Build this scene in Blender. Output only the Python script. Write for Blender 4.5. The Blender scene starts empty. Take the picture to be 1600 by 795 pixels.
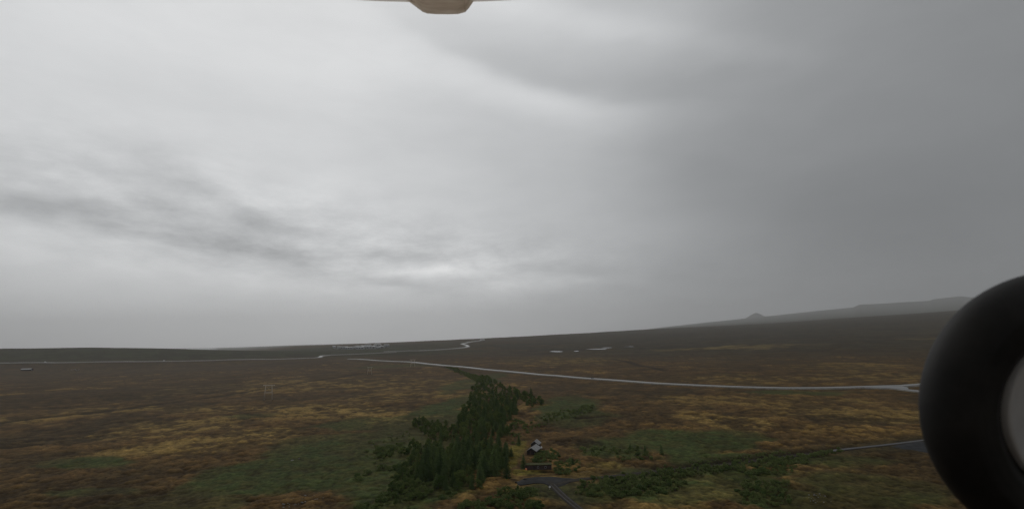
import bpy, math, random
import numpy as np
from mathutils import Matrix, Vector

random.seed(7)
rng = np.random.default_rng(11)
SC = bpy.context.scene
COL = SC.collection
rad = math.radians

# ------------------------------------------------------------------ camera
CAM_Z = 61.0
FPX = 800.0                       # focal length in photograph pixels (1600 wide)
PITCH = math.atan(134.0 / FPX)
ROLL = -0.0206
F = Vector((0, math.cos(PITCH), math.sin(PITCH)))
R0 = Vector((1, 0, 0)); U0 = Vector((0, -math.sin(PITCH), math.cos(PITCH)))
RV = math.cos(ROLL) * R0 + math.sin(ROLL) * U0
UV = -math.sin(ROLL) * R0 + math.cos(ROLL) * U0
CAM_M = Matrix(((RV.x, UV.x, -F.x, 0), (RV.y, UV.y, -F.y, 0), (RV.z, UV.z, -F.z, CAM_Z), (0, 0, 0, 1)))
cam_d = bpy.data.cameras.new('camera'); cam = bpy.data.objects.new('camera', cam_d); COL.objects.link(cam)
cam_d.sensor_width = 36.0; cam_d.lens = 36.0 * FPX / 1600.0
cam_d.clip_start = 0.01; cam_d.clip_end = 60000
cam_d.dof.use_dof = True; cam_d.dof.focus_distance = 300.0; cam_d.dof.aperture_fstop = 12.0
cam.matrix_world = CAM_M
SC.camera = cam

def pdir(px, py):
    d = F + RV * ((px - 800.0) / FPX) + UV * ((397.5 - py) / FPX)
    return d.normalized()

# ------------------------------------------------------------------ world: overcast sky
SUN_AZ, SUN_EL = -28.0, 42.0      # degrees from +Y (east positive), behind the cloud
W = bpy.data.worlds.new('World'); SC.world = W; W.use_nodes = True
wn = W.node_tree.nodes; wl = W.node_tree.links; wn.clear()
def N(t, **kw):
    n = wn.new(t)
    for k, v in kw.items(): setattr(n, k, v)
    return n
def M(op, a, b=None, c=None, clamp=False):
    n = wn.new('ShaderNodeMath'); n.operation = op; n.use_clamp = clamp
    for i, v in enumerate((a, b, c)):
        if v is None: continue
        if isinstance(v, (int, float)): n.inputs[i].default_value = v
        else: wl.new(v, n.inputs[i])
    return n.outputs[0]
def DOT(vec, v):
    n = wn.new('ShaderNodeVectorMath'); n.operation = 'DOT_PRODUCT'
    wl.new(vec, n.inputs[0]); n.inputs[1].default_value = tuple(v)
    return n.outputs['Value']
def VM(op, a, b):
    n = wn.new('ShaderNodeVectorMath'); n.operation = op
    for i, v in enumerate((a, b)):
        if isinstance(v, tuple): n.inputs[i].default_value = v
        else: wl.new(v, n.inputs[i])
    return n.outputs[0]
def NOISE(vec, scale, detail=4, rough=0.55):
    n = wn.new('ShaderNodeTexNoise'); n.inputs['Scale'].default_value = scale
    n.inputs['Detail'].default_value = detail; n.inputs['Roughness'].default_value = rough
    wl.new(vec, n.inputs['Vector'])
    return n
def RAMP(fac, stops, interp='B_SPLINE'):
    n = wn.new('ShaderNodeValToRGB'); n.color_ramp.interpolation = interp
    e = n.color_ramp.elements
    while len(e) < len(stops): e.new(0.5)
    for el, (p, v) in zip(e, stops):
        el.position = p; el.color = (v, v, v, 1) if isinstance(v, (int, float)) else (*v, 1)
    wl.new(fac, n.inputs[0])
    return n.outputs[0]
tc = N('ShaderNodeTexCoord').outputs['Generated']
# wind-drawn warp of the cloud deck
wpn = NOISE(VM('MULTIPLY', tc, (2.2, 2.2, 6.0)), 1.0, 5, 0.55).outputs['Color']
warp = VM('MULTIPLY', VM('SUBTRACT', wpn, (0.5, 0.5, 0.5)), (0.10, 0.10, 0.055))
d1 = VM('ADD', tc, warp)
S = pdir(420, 60)
lw = NOISE(VM('MULTIPLY', tc, (1.5, 1.5, 3.2)), 1.0, 4, 0.5).outputs['Color']
d2 = VM('ADD', tc, VM('MULTIPLY', VM('SUBTRACT', lw, (0.5, 0.5, 0.5)), (0.42, 0.3, 0.3)))
lum = RAMP(M('MULTIPLY_ADD', DOT(d2, S), 0.5, 0.5), [(0.0, .42), (0.3, .38), (0.52, .25), (0.66, .215), (0.76, .26), (0.84, .36), (0.905, .55), (0.965, .68), (1.0, .70)])
def BLOB(px, py, sx, sy, rot, soft=1.0, src=None, shp=1.0, curv=0.0):
    c = pdir(px, py); a = rot * math.pi / 180
    t1 = (RV * math.cos(a) - UV * math.sin(a)); t2 = (RV * math.sin(a) + UV * math.cos(a))
    t1 = (t1 - c * t1.dot(c)).normalized(); t2 = (t2 - c * t2.dot(c)); t2 = (t2 - t1 * t2.dot(t1)).normalized()
    k = (c.dot(F)) ** 1.5
    v = src or d1
    x = M('MULTIPLY', DOT(v, t1), 1.0 / (sx / FPX * k)); x = M('SUBTRACT', x, c.dot(t1) / (sx / FPX * k))
    y = M('MULTIPLY', DOT(v, t2), 1.0 / (sy / FPX * k)); y = M('SUBTRACT', y, c.dot(t2) / (sy / FPX * k))
    if curv: y = M('SUBTRACT', y, M('MULTIPLY', M('MULTIPLY', x, x), curv))
    if shp != 1.0: y = M('ADD', M('MAXIMUM', y, 0.0), M('MULTIPLY', M('MINIMUM', y, 0.0), shp))     # firm lower edge
    z = M('MULTIPLY', M('SUBTRACT', 1.0, DOT(v, c)), 3.0)
    q = M('ADD', M('ADD', M('MULTIPLY', x, x), M('MULTIPLY', y, y)), M('MULTIPLY', z, z))
    return M('POWER', 2.718, M('MULTIPLY', q, -soft))
fine = NOISE(VM('MULTIPLY', d1, (6.0, 6.0, 20.0)), 1.0, 8, 0.62).outputs['Fac']
fmod = M('MULTIPLY_ADD', fine, 2.8, -0.4)
for (px, py, sx, sy, rot, g, tex, shp, curv) in [
    (150, 354, 340, 66, 8.5, -.27, 1, 5.5, .10), (330, 388, 190, 40, 6, -.20, 1, 4.5, .05), (200, 420, 330, 20, 6, .07, 0, 1, 0), (330, 300, 170, 30, 28, -.16, 1, 1, 0), (140, 268, 300, 36, 13, -.12, 1, 1, 0),
    (520, 372, 140, 24, 12, -.13, 1, 2, 0), (618, 444, 44, 12, 3, -.24, 0, 3, 0), (560, 430, 120, 8, 3, -.06, 1, 1, 0),
    (820, 118, 215, 50, 18.5, -.22, 0, 3.0, .62), (990, 142, 150, 50, 7, -.11, 0, 2.2, .2),
    (1150, 250, 190, 130, 0, -.16, 0, 1, 0), (1040, 215, 110, 60, 10, -.12, 0, 1, 0), (820, 255, 280, 60, 8, -.06, 0, 1, 0),
    (960, 38, 260, 24, 10, .15, 0, 1, 0), (850, 165, 240, 28, 15, .08, 0, 1, 0), (900, 216, 260, 34, 14, -.09, 0, .33, .1),
    (750, 414, 130, 16, -4, .36, 1, 1, 0), (840, 440, 120, 14, -2, .16, 1, 1, 0), (420, 322, 60, 12, 18, .20, 1, 1, 0), (500, 345, 90, 12, 5, .14, 1, 1, 0), (900, 422, 150, 14, 3, -.12, 1, 1.5, 0),
    (1350, 360, 420, 120, -6, -.12, 0, 1, 0), (300, 440, 420, 40, 4, .04, 0, 1, 0)]:
    b = BLOB(px, py, sx, sy, rot, shp=shp, curv=curv)
    if tex: b = M('MULTIPLY', b, fmod)
    lum = M('MULTIPLY', lum, M('MULTIPLY_ADD', b, g, 1.0))
# ragged cloud bank low on the left, and faint mottling of the rest
rag = NOISE(VM('MULTIPLY', VM('ADD', tc, VM('MULTIPLY', warp, (.5, .5, .5))), (7.5, 7.5, 24.0)), 1.0, 10, 0.66).outputs['Fac']
ragm = M('ADD', M('MULTIPLY', BLOB(300, 335, 480, 85, 9), .80), M('ADD', M('MULTIPLY', BLOB(650, 410, 330, 50, 2), .75), .06))
lum = M('MULTIPLY', lum, M('MULTIPLY_ADD', M('MULTIPLY', M('SUBTRACT', rag, .52), ragm), 1.3, 1.0))
# thin streak texture of the whole deck (also where the camera does not look)
strk = NOISE(VM('MULTIPLY', d1, (2.5, 2.5, 9.0)), 1.0, 6, 0.55).outputs['Fac']
lum = M('MULTIPLY', lum, M('MULTIPLY_ADD', strk, 0.30, 0.85))
sep = wn.new('ShaderNodeSeparateXYZ'); wl.new(tc, sep.inputs[0])
lum = M('MULTIPLY', lum, RAMP(M('ABSOLUTE', sep.outputs[2]), [(0.0, 1.0), (.05, .99), (.14, 1.0), (.25, 1.0), (1.0, 1.0)]))
cr = wn.new('ShaderNodeCombineColor')
# thicker (darker) cloud is a touch bluer
tint = M('SUBTRACT', 1.0, M('MULTIPLY', lum, 1.0), clamp=True)
wl.new(M('MULTIPLY', lum, M('MULTIPLY_ADD', tint, -.030, .998)), cr.inputs[0])
wl.new(M('MULTIPLY', lum, M('MULTIPLY_ADD', tint, .0, 1.003)), cr.inputs[1])
wl.new(M('MULTIPLY', lum, M('MULTIPLY_ADD', tint, .030, 1.003)), cr.inputs[2])
sky = N('ShaderNodeTexSky', sky_type='NISHITA', sun_disc=False)
sky.sun_elevation = rad(SUN_EL); sky.sun_rotation = rad(SUN_AZ); sky.altitude = 60
gain = VM('MULTIPLY', cr.outputs[0], (10.3, 10.3, 10.3))
mix = N('ShaderNodeMix', data_type='RGBA'); mix.inputs['Factor'].default_value = 0.98
wl.new(sky.outputs[0], mix.inputs[6]); wl.new(gain, mix.inputs[7])
bg = N('ShaderNodeBackground'); bg.inputs['Strength'].default_value = 0.10
wl.new(mix.outputs[2], bg.inputs['Color'])
wl.new(bg.outputs[0], N('ShaderNodeOutputWorld').inputs['Surface'])

sun_d = bpy.data.lights.new('sun', 'SUN'); sun = bpy.data.objects.new('sun', sun_d); COL.objects.link(sun)
sun_d.energy = 0.5; sun_d.angle = rad(45); sun_d.color = (1.0, .97, .93)
sv = Vector((math.sin(rad(SUN_AZ)) * math.cos(rad(SUN_EL)), math.cos(rad(SUN_AZ)) * math.cos(rad(SUN_EL)), math.sin(rad(SUN_EL))))
sun.rotation_euler = sv.to_track_quat('Z', 'Y').to_euler()
sun.location = (-60, 100, 160)

vs = SC.view_settings
vs.view_transform = 'Standard'; vs.look = 'None'; vs.gamma = 1.0; vs.exposure = 0.0; vs.use_curve_mapping = False
cy = SC.cycles
cy.max_bounces = 8; cy.diffuse_bounces = 4; cy.glossy_bounces = 3; cy.transmission_bounces = 6; cy.transparent_max_bounces = 8
cy.volume_bounces = 0; cy.use_denoising = True; cy.use_adaptive_sampling = False
cy.sample_clamp_indirect = 3.0
try: cy.sampling_pattern = 'BLUE_NOISE'
except Exception: pass
try: cy.denoiser = 'OPENIMAGEDENOISE'; cy.denoising_prefilter = 'NONE'
except Exception: pass

# ------------------------------------------------------------------ noise and terrain height
def _h(ix, iy, seed):
    h = (ix.astype(np.int64) * 374761393 + iy.astype(np.int64) * 668265263 + seed * 974634777) & 0xffffffff
    h = ((h ^ (h >> 13)) * 1274126177) & 0xffffffff
    h = ((h ^ (h >> 16)) * 2246822519) & 0xffffffff
    return ((h ^ (h >> 15)) & 0xffffff) / float(0xffffff)
def vnoise(x, y, seed=0):
    x = np.asarray(x, float); y = np.asarray(y, float)
    ix = np.floor(x); iy = np.floor(y); fx = x - ix; fy = y - iy
    u = fx * fx * fx * (fx * (fx * 6 - 15) + 10); v = fy * fy * fy * (fy * (fy * 6 - 15) + 10)
    a = _h(ix, iy, seed); b = _h(ix + 1, iy, seed); c = _h(ix, iy + 1, seed); d = _h(ix + 1, iy + 1, seed)
    return (a + (b - a) * u) * (1 - v) + (c + (d - c) * u) * v
def fbm(x, y, wav, octs=4, seed=0, gain=0.5, spacing=None):
    """value noise in metres, 0..1 about 0.5; octaves finer than the local mesh fade out"""
    s = 0.0; amp = 1.0; tot = 0.0; w = wav
    for o in range(octs):
        a = amp
        n = vnoise(x / w + 17.3 * o, y / w - 9.1 * o, seed + o) - 0.5
        if spacing is not None: n = n * sstep(0.22, 0.8, w / spacing)
        s = s + a * n; tot += amp; amp *= gain; w *= 0.5
    return 0.5 + s / tot * 1.35
def sstep(a, b, x):
    t = np.clip((np.asarray(x, float) - a) / (b - a), 0, 1)
    return t * t * (3 - 2 * t)
U_R = np.array([-9, -1.2, -.62, -.52, -.42, -.30, -.15, 0.0, .25, .5, .62, .89, 1.6, 9])
Z_R = np.array([-8, -8, -8, 10, 46, 58, 70, 86, 122, 146, 168, 208, 225, 225])
U_C = np.array([-9, -1.0, -.75, -.65, -.5, -.38, -.30, -.20, -.12, 0, 9])
Z_C = np.array([60, 70, 62, 54, 42, 34, 30, 34, 20, 0, 0])
U_M = np.array([-9, .10, .246, .32, .394, .508, .588, .66, .673, .809, .819, .87, .893, 1.1, 9])
Z_M = 61 + 3 * (np.array([0, 60, 160, 205, 250, 309, 354, 388, 424, 455, 474, 505, 488, 470, 470]) - 61)
def H(x, y):
    x = np.asarray(x, float); y = np.asarray(y, float)
    yy = np.maximum(y, 60.0); u = np.clip(x / yy, -8.9, 8.9)
    rim = np.interp(u, U_R, Z_R)
    r = yy * np.sqrt(1 + np.minimum(u * u, 1.2) * 0.25)
    re = 4200 + 2600 * sstep(-.08, .30, u); rim = 61 + (rim - 61) * re / 4200.0
    z = 6 + (rim - 6) * sstep(650, re, r)
    # low green ridge on the left
    cr_ = np.interp(u, U_C, Z_C)
    t = (yy - 2150) / 430.0
    z = np.maximum(z, cr_ * np.exp(-t * t) * (0.93 + 0.14 * fbm(x, y, 500, 2, 91)))
    # hazy hills far right and the cone
    m = np.interp(u, U_M, Z_M) + 26 * (fbm(x, y, 2100, 3, 77) - .5)
    ar = (rim - 61) / re * 1.03; am = (m - 61) / 19950.0
    f = np.clip((yy - .8 * re) / (19950.0 - .8 * re), 0, 1) ** (1 + .35 * sstep(.5, .8, u))
    zh = 61 + yy * (ar + (am - ar) * f); zh = zh * (1 - .9 * sstep(20600, 25500, yy))
    w = sstep(.02, .16, u) * sstep(.66, .84, yy / re)
    z = np.where(yy < 20600, np.maximum(z, z * (1 - w) + zh * w), z * (1 - w) + zh * w)
    dc = np.hypot(x - 10597, y - 22500)
    z = np.maximum(z, 1080 - np.sqrt(dc * dc + 1400) * .60 + 18 * (fbm(x, y, 180, 2, 71) - .5))
    z = z + 5.0 * (fbm(x, y, 420, 2, 5) - .5) * sstep(120, 500, yy) + 2.2 * (fbm(x, y, 130, 2, 8) - .5)
    return z
_ts = np.exp(np.linspace(math.log(60), math.log(9500), 2600))
def at(px, py, dz=0.0):
    """the point of the ground seen at this place of the photograph"""
    d = pdir(px, py)
    x = d.x * _ts; y = d.y * _ts; z = CAM_Z + d.z * _ts
    g = z - H(x, y)
    k = np.nonzero(g < 0)[0]
    if len(k) == 0:
        k = int(np.argmin(np.where(y < 4500, g, 1e9))); t = _ts[k]
    else:
        k = max(int(k[0]), 1); t = _ts[k - 1] + (_ts[k] - _ts[k - 1]) * g[k - 1] / (g[k - 1] - g[k])
    x = d.x * t; y = d.y * t
    return Vector((x, y, float(H(x, y)) + dz))
def depth_of(p): return (p - Vector((0, 0, CAM_Z))).dot(F)

# ------------------------------------------------------------------ materials
def mat(name, color=(.5, .5, .5), rough=0.9, spec=0.3, noise=None, bump=None, metal=0.0, var=None):
    m = bpy.data.materials.new(name); m.use_nodes = True
    nt = m.node_tree; b = nt.nodes['Principled BSDF']
    b.inputs['Base Color'].default_value = (*color, 1); b.inputs['Roughness'].default_value = rough
    b.inputs['Specular IOR Level'].default_value = spec; b.inputs['Metallic'].default_value = metal
    if noise:
        sc_, c2, stretch = noise
        t = nt.nodes.new('ShaderNodeTexCoord'); mp = nt.nodes.new('ShaderNodeMapping'); mp.inputs['Scale'].default_value = stretch
        n = nt.nodes.new('ShaderNodeTexNoise'); n.inputs['Scale'].default_value = sc_; n.inputs['Detail'].default_value = 5
        r = nt.nodes.new('ShaderNodeValToRGB'); r.color_ramp.elements[0].position = .35; r.color_ramp.elements[1].position = .68
        r.color_ramp.elements[0].color = (*color, 1); r.color_ramp.elements[1].color = (*c2, 1)
        nt.links.new(t.outputs['Object'], mp.inputs[0]); nt.links.new(mp.outputs[0], n.inputs['Vector'])
        nt.links.new(n.outputs['Fac'], r.inputs[0]); nt.links.new(r.outputs[0], b.inputs['Base Color'])
        if bump:
            bp = nt.nodes.new('ShaderNodeBump'); bp.inputs['Distance'].default_value = bump; bp.inputs['Strength'].default_value = .8
            nt.links.new(n.outputs['Fac'], bp.inputs['Height']); nt.links.new(bp.outputs[0], b.inputs['Normal'])
    return m
def film_mat(name, c1, c2, sc_, stretch, trans):
    """thin covering that lets the daylight behind it glow through"""
    m = mat(name, c1, .55, .3, noise=(sc_, c2, stretch)); nt = m.node_tree; L = nt.links.new
    b = nt.nodes['Principled BSDF']; col = b.inputs['Base Color'].links[0].from_socket
    tr = nt.nodes.new('ShaderNodeBsdfTranslucent'); L(col, tr.inputs[0])
    ms = nt.nodes.new('ShaderNodeMixShader'); ms.inputs[0].default_value = trans
    L(b.outputs[0], ms.inputs[1]); L(tr.outputs[0], ms.inputs[2]); L(ms.outputs[0], nt.nodes['Material Output'].inputs[0])
    return m
def leaf_mat(name, c1, c2, trans=0.25):
    m = bpy.data.materials.new(name); m.use_nodes = True
    nt = m.node_tree; nt.nodes.clear()
    L = nt.links.new
    oi = nt.nodes.new('ShaderNodeObjectInfo'); geo = nt.nodes.new('ShaderNodeNewGeometry')
    mx = nt.nodes.new('ShaderNodeMix'); mx.data_type = 'RGBA'
    ad = nt.nodes.new('ShaderNodeMath'); ad.operation = 'MULTIPLY_ADD'; ad.inputs[1].default_value = .72
    rn = nt.nodes.new('ShaderNodeMath'); rn.operation = 'MULTIPLY'; rn.inputs[1].default_value = .28
    L(geo.outputs['Random Per Island'], rn.inputs[0]); L(oi.outputs['Random'], ad.inputs[0]); L(rn.outputs[0], ad.inputs[2])
    mx.inputs[6].default_value = (*c1, 1); mx.inputs[7].default_value = (*c2, 1); L(ad.outputs[0], mx.inputs['Factor'])
    df = nt.nodes.new('ShaderNodeBsdfDiffuse'); tr = nt.nodes.new('ShaderNodeBsdfTranslucent'); ms = nt.nodes.new('ShaderNodeMixShader')
    ms.inputs[0].default_value = trans; L(mx.outputs[2], df.inputs[0]); L(mx.outputs[2], tr.inputs[0])
    L(df.outputs[0], ms.inputs[1]); L(tr.outputs[0], ms.inputs[2])
    L(ms.outputs[0], nt.nodes.new('ShaderNodeOutputMaterial').inputs[0])
    return m
MAT = dict(
    asphalt=mat('wet_asphalt', (.09, .09, .088), .28, .6, noise=(.15, (.14, .14, .136), (1, 1, 1))),
    gravel=mat('road_gravel', (.12, .112, .10), .9, .3, noise=(.4, (.20, .19, .17), (1, 1, 1))),
    yard=mat('yard_gravel', (.014, .015, .015), .9, .12, noise=(.22, (.038, .037, .036), (1, 1, 1)), bump=.03),
    mud=mat('dark_earth', (.030, .026, .021), .95, .1, noise=(.6, (.05, .043, .034), (1, 1, 1))),
    darktar=mat('dark_tarmac', (.020, .021, .023), .9, .12, noise=(.3, (.034, .035, .037), (1, 1, 1))),
    oldtar=mat('old_tarmac', (.05, .05, .052), .6, .3, noise=(.3, (.075, .075, .074), (1, 1, 1))),
    rut=mat('track_rut', (.042, .041, .039), .85, .2, noise=(.8, (.066, .064, .06), (1, 1, 1))),
    paint=mat('road_paint', (.75, .75, .73), .5, .4, noise=(2, (.5, .5, .48), (1, 1, 1))),
    water=mat('pond_water', (.02, .025, .028), .22, .5, noise=(.05, (.03, .035, .035), (1, 1, 1))),
    wood=mat('weathered_wood', (.42, .37, .31), .85, .2, noise=(1.5, (.55, .49, .41), (6, 6, .6))),
    darkwall=mat('dark_timber', (.022, .018, .017), .8, .3, noise=(2.0, (.04, .033, .03), (3, 3, .6))),
    brownwall=mat('brown_timber', (.05, .034, .032), .85, .3, noise=(1.5, (.075, .052, .046), (3, 3, .6))),
    tinroof=mat('corrugated_steel', (.17, .17, .172), .6, .4, noise=(.9, (.27, .268, .26), (1, 1, 1))),
    turf=mat('turf_roof', (.035, .048, .02), .95, .1, noise=(1.2, (.09, .08, .035), (1, 1, 1)), bump=.1),
    white=mat('white_paint', (.78, .78, .76), .55, .4, noise=(1.0, (.66, .66, .64), (1, 1, 1))),
    cream=mat('pale_cladding', (.30, .30, .295), .6, .4, noise=(.3, (.38, .38, .37), (1, 1, 1))),
    greyroof=mat('grey_roofing', (.30, .31, .32), .6, .4, noise=(.3, (.40, .41, .42), (1, 1, 1))),
    glass=mat('window_glass', (.02, .022, .025), .08, .6, noise=(.6, (.035, .037, .04), (1, 1, 1))),
    orange=mat('orange_plastic', (.55, .16, .06), .6, .4, noise=(4, (.62, .22, .09), (1, 1, 1))),
    rock=mat('lava_rock', (.10, .095, .085), .9, .2, noise=(2.2, (.26, .25, .22), (1, 1, 1)), bump=.05),
    blackrock=mat('black_lava', (.012, .012, .012), .85, .3, noise=(3, (.03, .029, .028), (1, 1, 1)), bump=.05),
    carwhite=mat('white_car_paint', (.7, .7, .7), .25, .5, noise=(1, (.65, .65, .64), (1, 1, 1))),
    cardark=mat('dark_car_paint', (.03, .032, .04), .25, .5, noise=(1, (.04, .042, .05), (1, 1, 1))),
    tyre=mat('tyre_rubber', (.010, .010, .010), .60, .20, noise=(45, (.022, .0215, .021), (1, 1, 1)), bump=.0006),
    hubplastic=mat('wheel_hub_plastic', (.40, .405, .41), .5, .4, noise=(30, (.52, .525, .53), (1, 1, 1))),
    steel=mat('steel_wire', (.4, .4, .4), .35, .5, noise=(20, (.5, .5, .5), (1, 1, 1)), metal=1.0),
    wing=film_mat('wing_film', (.88, .83, .77), (.93, .89, .84), 9, (1, 1, 1), .88),
    plywood=film_mat('thin_plywood', (.62, .55, .48), (.94, .90, .85), 24, (.5, 1.8, 2), .9),
    fuselage=mat('fuselage_film', (.42, .36, .28), .4, .4, noise=(6, (.5, .44, .35), (1, 1, 1))),
    bark=mat('bark', (.06, .048, .038), .95, .1, noise=(3, (.11, .09, .075), (3, 3, .6))),
    spruce=leaf_mat('spruce_needles', (.036, .062, .024), (.115, .158, .056), .18),
    birch=leaf_mat('birch_leaves', (.050, .088, .028), (.155, .190, .060), .28),
    willow=leaf_mat('willow_leaves', (.055, .094, .030), (.150, .180, .066), .28),
)

# ------------------------------------------------------------------ mesh helpers
def mesh(name, verts, faces, mats, smooth=False, fmat=None):
    me = bpy.data.meshes.new(name); me.from_pydata([tuple(v) for v in verts], [], [tuple(f) for f in faces])
    for m in (mats if isinstance(mats, (list, tuple)) else [mats]): me.materials.append(MAT[m] if isinstance(m, str) else m)
    if fmat is not None: me.polygons.foreach_set('material_index', np.asarray(fmat, np.int32))
    if smooth: me.polygons.foreach_set('use_smooth', np.ones(len(me.polygons), bool))
    me.update(); return me
def obj(name, me, parent=None, loc=None, rz=None):
    o = bpy.data.objects.new(name, me); COL.objects.link(o)
    if parent: o.parent = parent
    if loc is not None: o.location = loc
    if rz is not None: o.rotation_euler = (0, 0, rz)
    return o
def tag(o, label=None, cat=None, group=None, kind=None):
    if label: o['label'] = label
    if cat: o['category'] = cat
    if group: o['group'] = group
    if kind: o['kind'] = kind
    return o
def empty(name, loc, rz=0.0):
    o = bpy.data.objects.new(name, None); COL.objects.link(o); o.location = loc; o.rotation_euler = (0, 0, rz)
    o.empty_display_size = .2
    return o
class MB:
    def __init__(s): s.v = []; s.f = []
    def add(s, v, f):
        k = len(s.v); s.v += [tuple(p) for p in v]; s.f += [tuple(i + k for i in q) for q in f]; return s
    def box(s, x0, x1, y0, y1, z0, z1):
        return s.add([(x0, y0, z0), (x1, y0, z0), (x1, y1, z0), (x0, y1, z0), (x0, y0, z1), (x1, y0, z1), (x1, y1, z1), (x0, y1, z1)],
                     [(0, 3, 2, 1), (4, 5, 6, 7), (0, 1, 5, 4), (1, 2, 6, 5), (2, 3, 7, 6), (3, 0, 4, 7)])
    def tube(s, p, q, r0, r1=None, n=8):
        r1 = r0 if r1 is None else r1
        p = Vector(p); q = Vector(q); d = (q - p).normalized()
        a = d.orthogonal().normalized(); b = d.cross(a)
        v = [p + (a * math.cos(t) + b * math.sin(t)) * r0 for t in [2 * math.pi * i / n for i in range(n)]]
        v += [q + (a * math.cos(t) + b * math.sin(t)) * r1 for t in [2 * math.pi * i / n for i in range(n)]]
        f = [(i, (i + 1) % n, n + (i + 1) % n, n + i) for i in range(n)] + [tuple(range(n - 1, -1, -1)), tuple(range(n, 2 * n))]
        return s.add(v, f)
    def prism(s, prof, y0, y1):
        """closed x-z profile extruded along y"""
        n = len(prof)
        v = [(x, y0, z) for x, z in prof] + [(x, y1, z) for x, z in prof]
        f = [(i, n + i, n + (i + 1) % n, (i + 1) % n) for i in range(n)] + [tuple(range(n)), tuple(range(2 * n - 1, n - 1, -1))]
        return s.add(v, f)
    def lathe(s, prof, n=32, axis='z'):
        v = []; m = len(prof)
        for i in range(n):
            t = 2 * math.pi * i / n
            for r, h in prof: v.append((r * math.cos(t), r * math.sin(t), h))
        f = [(i * m + j, ((i + 1) % n) * m + j, ((i + 1) % n) * m + j + 1, i * m + j + 1) for i in range(n) for j in range(m - 1)]
        return s.add(v, f)
    def build(s, name, m, parent=None, loc=None, rz=None, smooth=False):
        return obj(name, mesh(name, s.v, s.f, m, smooth), parent, loc, rz)

# ------------------------------------------------------------------ road lines (pixel waypoints laid on the ground)
def curve(pts, step):
    """Catmull-Rom through ground points, resampled"""
    P = [Vector((p.x, p.y, 0)) for p in pts]; P = [2 * P[0] - P[1]] + P + [2 * P[-1] - P[-2]]
    out = []
    for i in range(1, len(P) - 2):
        n = max(2, int((P[i + 1] - P[i]).length / step))
        for k in range(n):
            t = k / n; a, b, c, d = P[i - 1:i + 3]
            out.append(.5 * ((2 * b) + (c - a) * t + (2 * a - 5 * b + 4 * c - d) * t * t + (3 * b - a - 3 * c + d) * t ** 3))
    out.append(P[-2]); return out
ROADS = {}
def road_line(key, pix, step, hw, bank):
    ROADS[key] = (curve([at(*p) for p in pix], step), hw, bank)
road_line('main_road', [(545, 560.8), (575, 562), (640, 565.5), (700, 571.5), (800, 581), (900, 590), (1000, 597.3), (1100, 602.8), (1200, 606.2), (1280, 606.6), (1400, 603.5), (1440, 601), (1620, 588)], 8, 4.6, 1.0)
road_line('slip_road', [(1350, 606.0), (1392, 606.8), (1418, 609.6), (1445, 612.8), (1520, 622), (1640, 642)], 6, 3.6, .8)
road_line('coast_road', [(-80, 568.5), (0, 567.3), (200, 565), (340, 562.8), (440, 561), (495, 559), (506, 556), (560, 553.2), (620, 550.5)], 15, 5.0, 2.0)
road_line('hill_road', [(600, 549.5), (640, 548.2), (690, 546.2), (722, 543.6), (731, 541.5), (727, 539), (722, 537.3), (730, 535.6), (741, 533.5), (752, 531.6)], 10, 6, 2.4)
road_line('lane', [(868, 757), (900, 749), (960, 743), (1030, 735), (1120, 727), (1230, 713), (1330, 700.5)], 3, 1.3, .10)
road_line('paved_lane', [(1296, 704.6), (1330, 700.5), (1440, 688), (1640, 664)], 3, 1.15, .18)
road_line('farm_track', [(858, 752), (868, 762), (880, 774), (893, 785), (912, 800), (945, 825)], 2, 1.25, .10)
DITCHES_AND_SHADE = [curve([at(*p) for p in q], 6) for q in (
    [(-60, 668), (60, 652), (150, 643), (250, 630), (350, 617), (419, 606), (480, 596), (560, 583.5)],
    [(690, 573), (715, 578), (740, 586)],
    [(1030, 730), (1120, 722), (1250, 706), (1330, 697)],  # hedge-row shadow, laid in as a dark sunken line
    [(960, 561), (985, 566), (1040, 579)],
    [(0, 700), (60, 695)], [(905, 652), (945, 649)])]

TRACKS = [curve([at(*p) for p in q], 6) for q in (
    [(330, 636), (380, 645), (440, 652), (500, 648)], [(1060, 660), (1110, 652), (1180, 640), (1240, 644), (1280, 655), (1330, 652)],
    [(1090, 668), (1150, 655), (1200, 650)], [(0, 640), (120, 634), (230, 622), (330, 612)], [(870, 690), (940, 676), (1010, 668), (1090, 666)],
    [(1260, 600), (1330, 592), (1400, 594)], [(560, 640), (630, 630), (700, 632)])]
YARDS = []
for a_, b_, rx_, ry_ in ((853, 750.5, 16, 12), (1490, 696, 40, 16), (838, 728, 9, 8), (833, 704, 7, 12)):
    q_ = at(a_, b_); YARDS.append((q_.x, q_.y, rx_, ry_))
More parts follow.
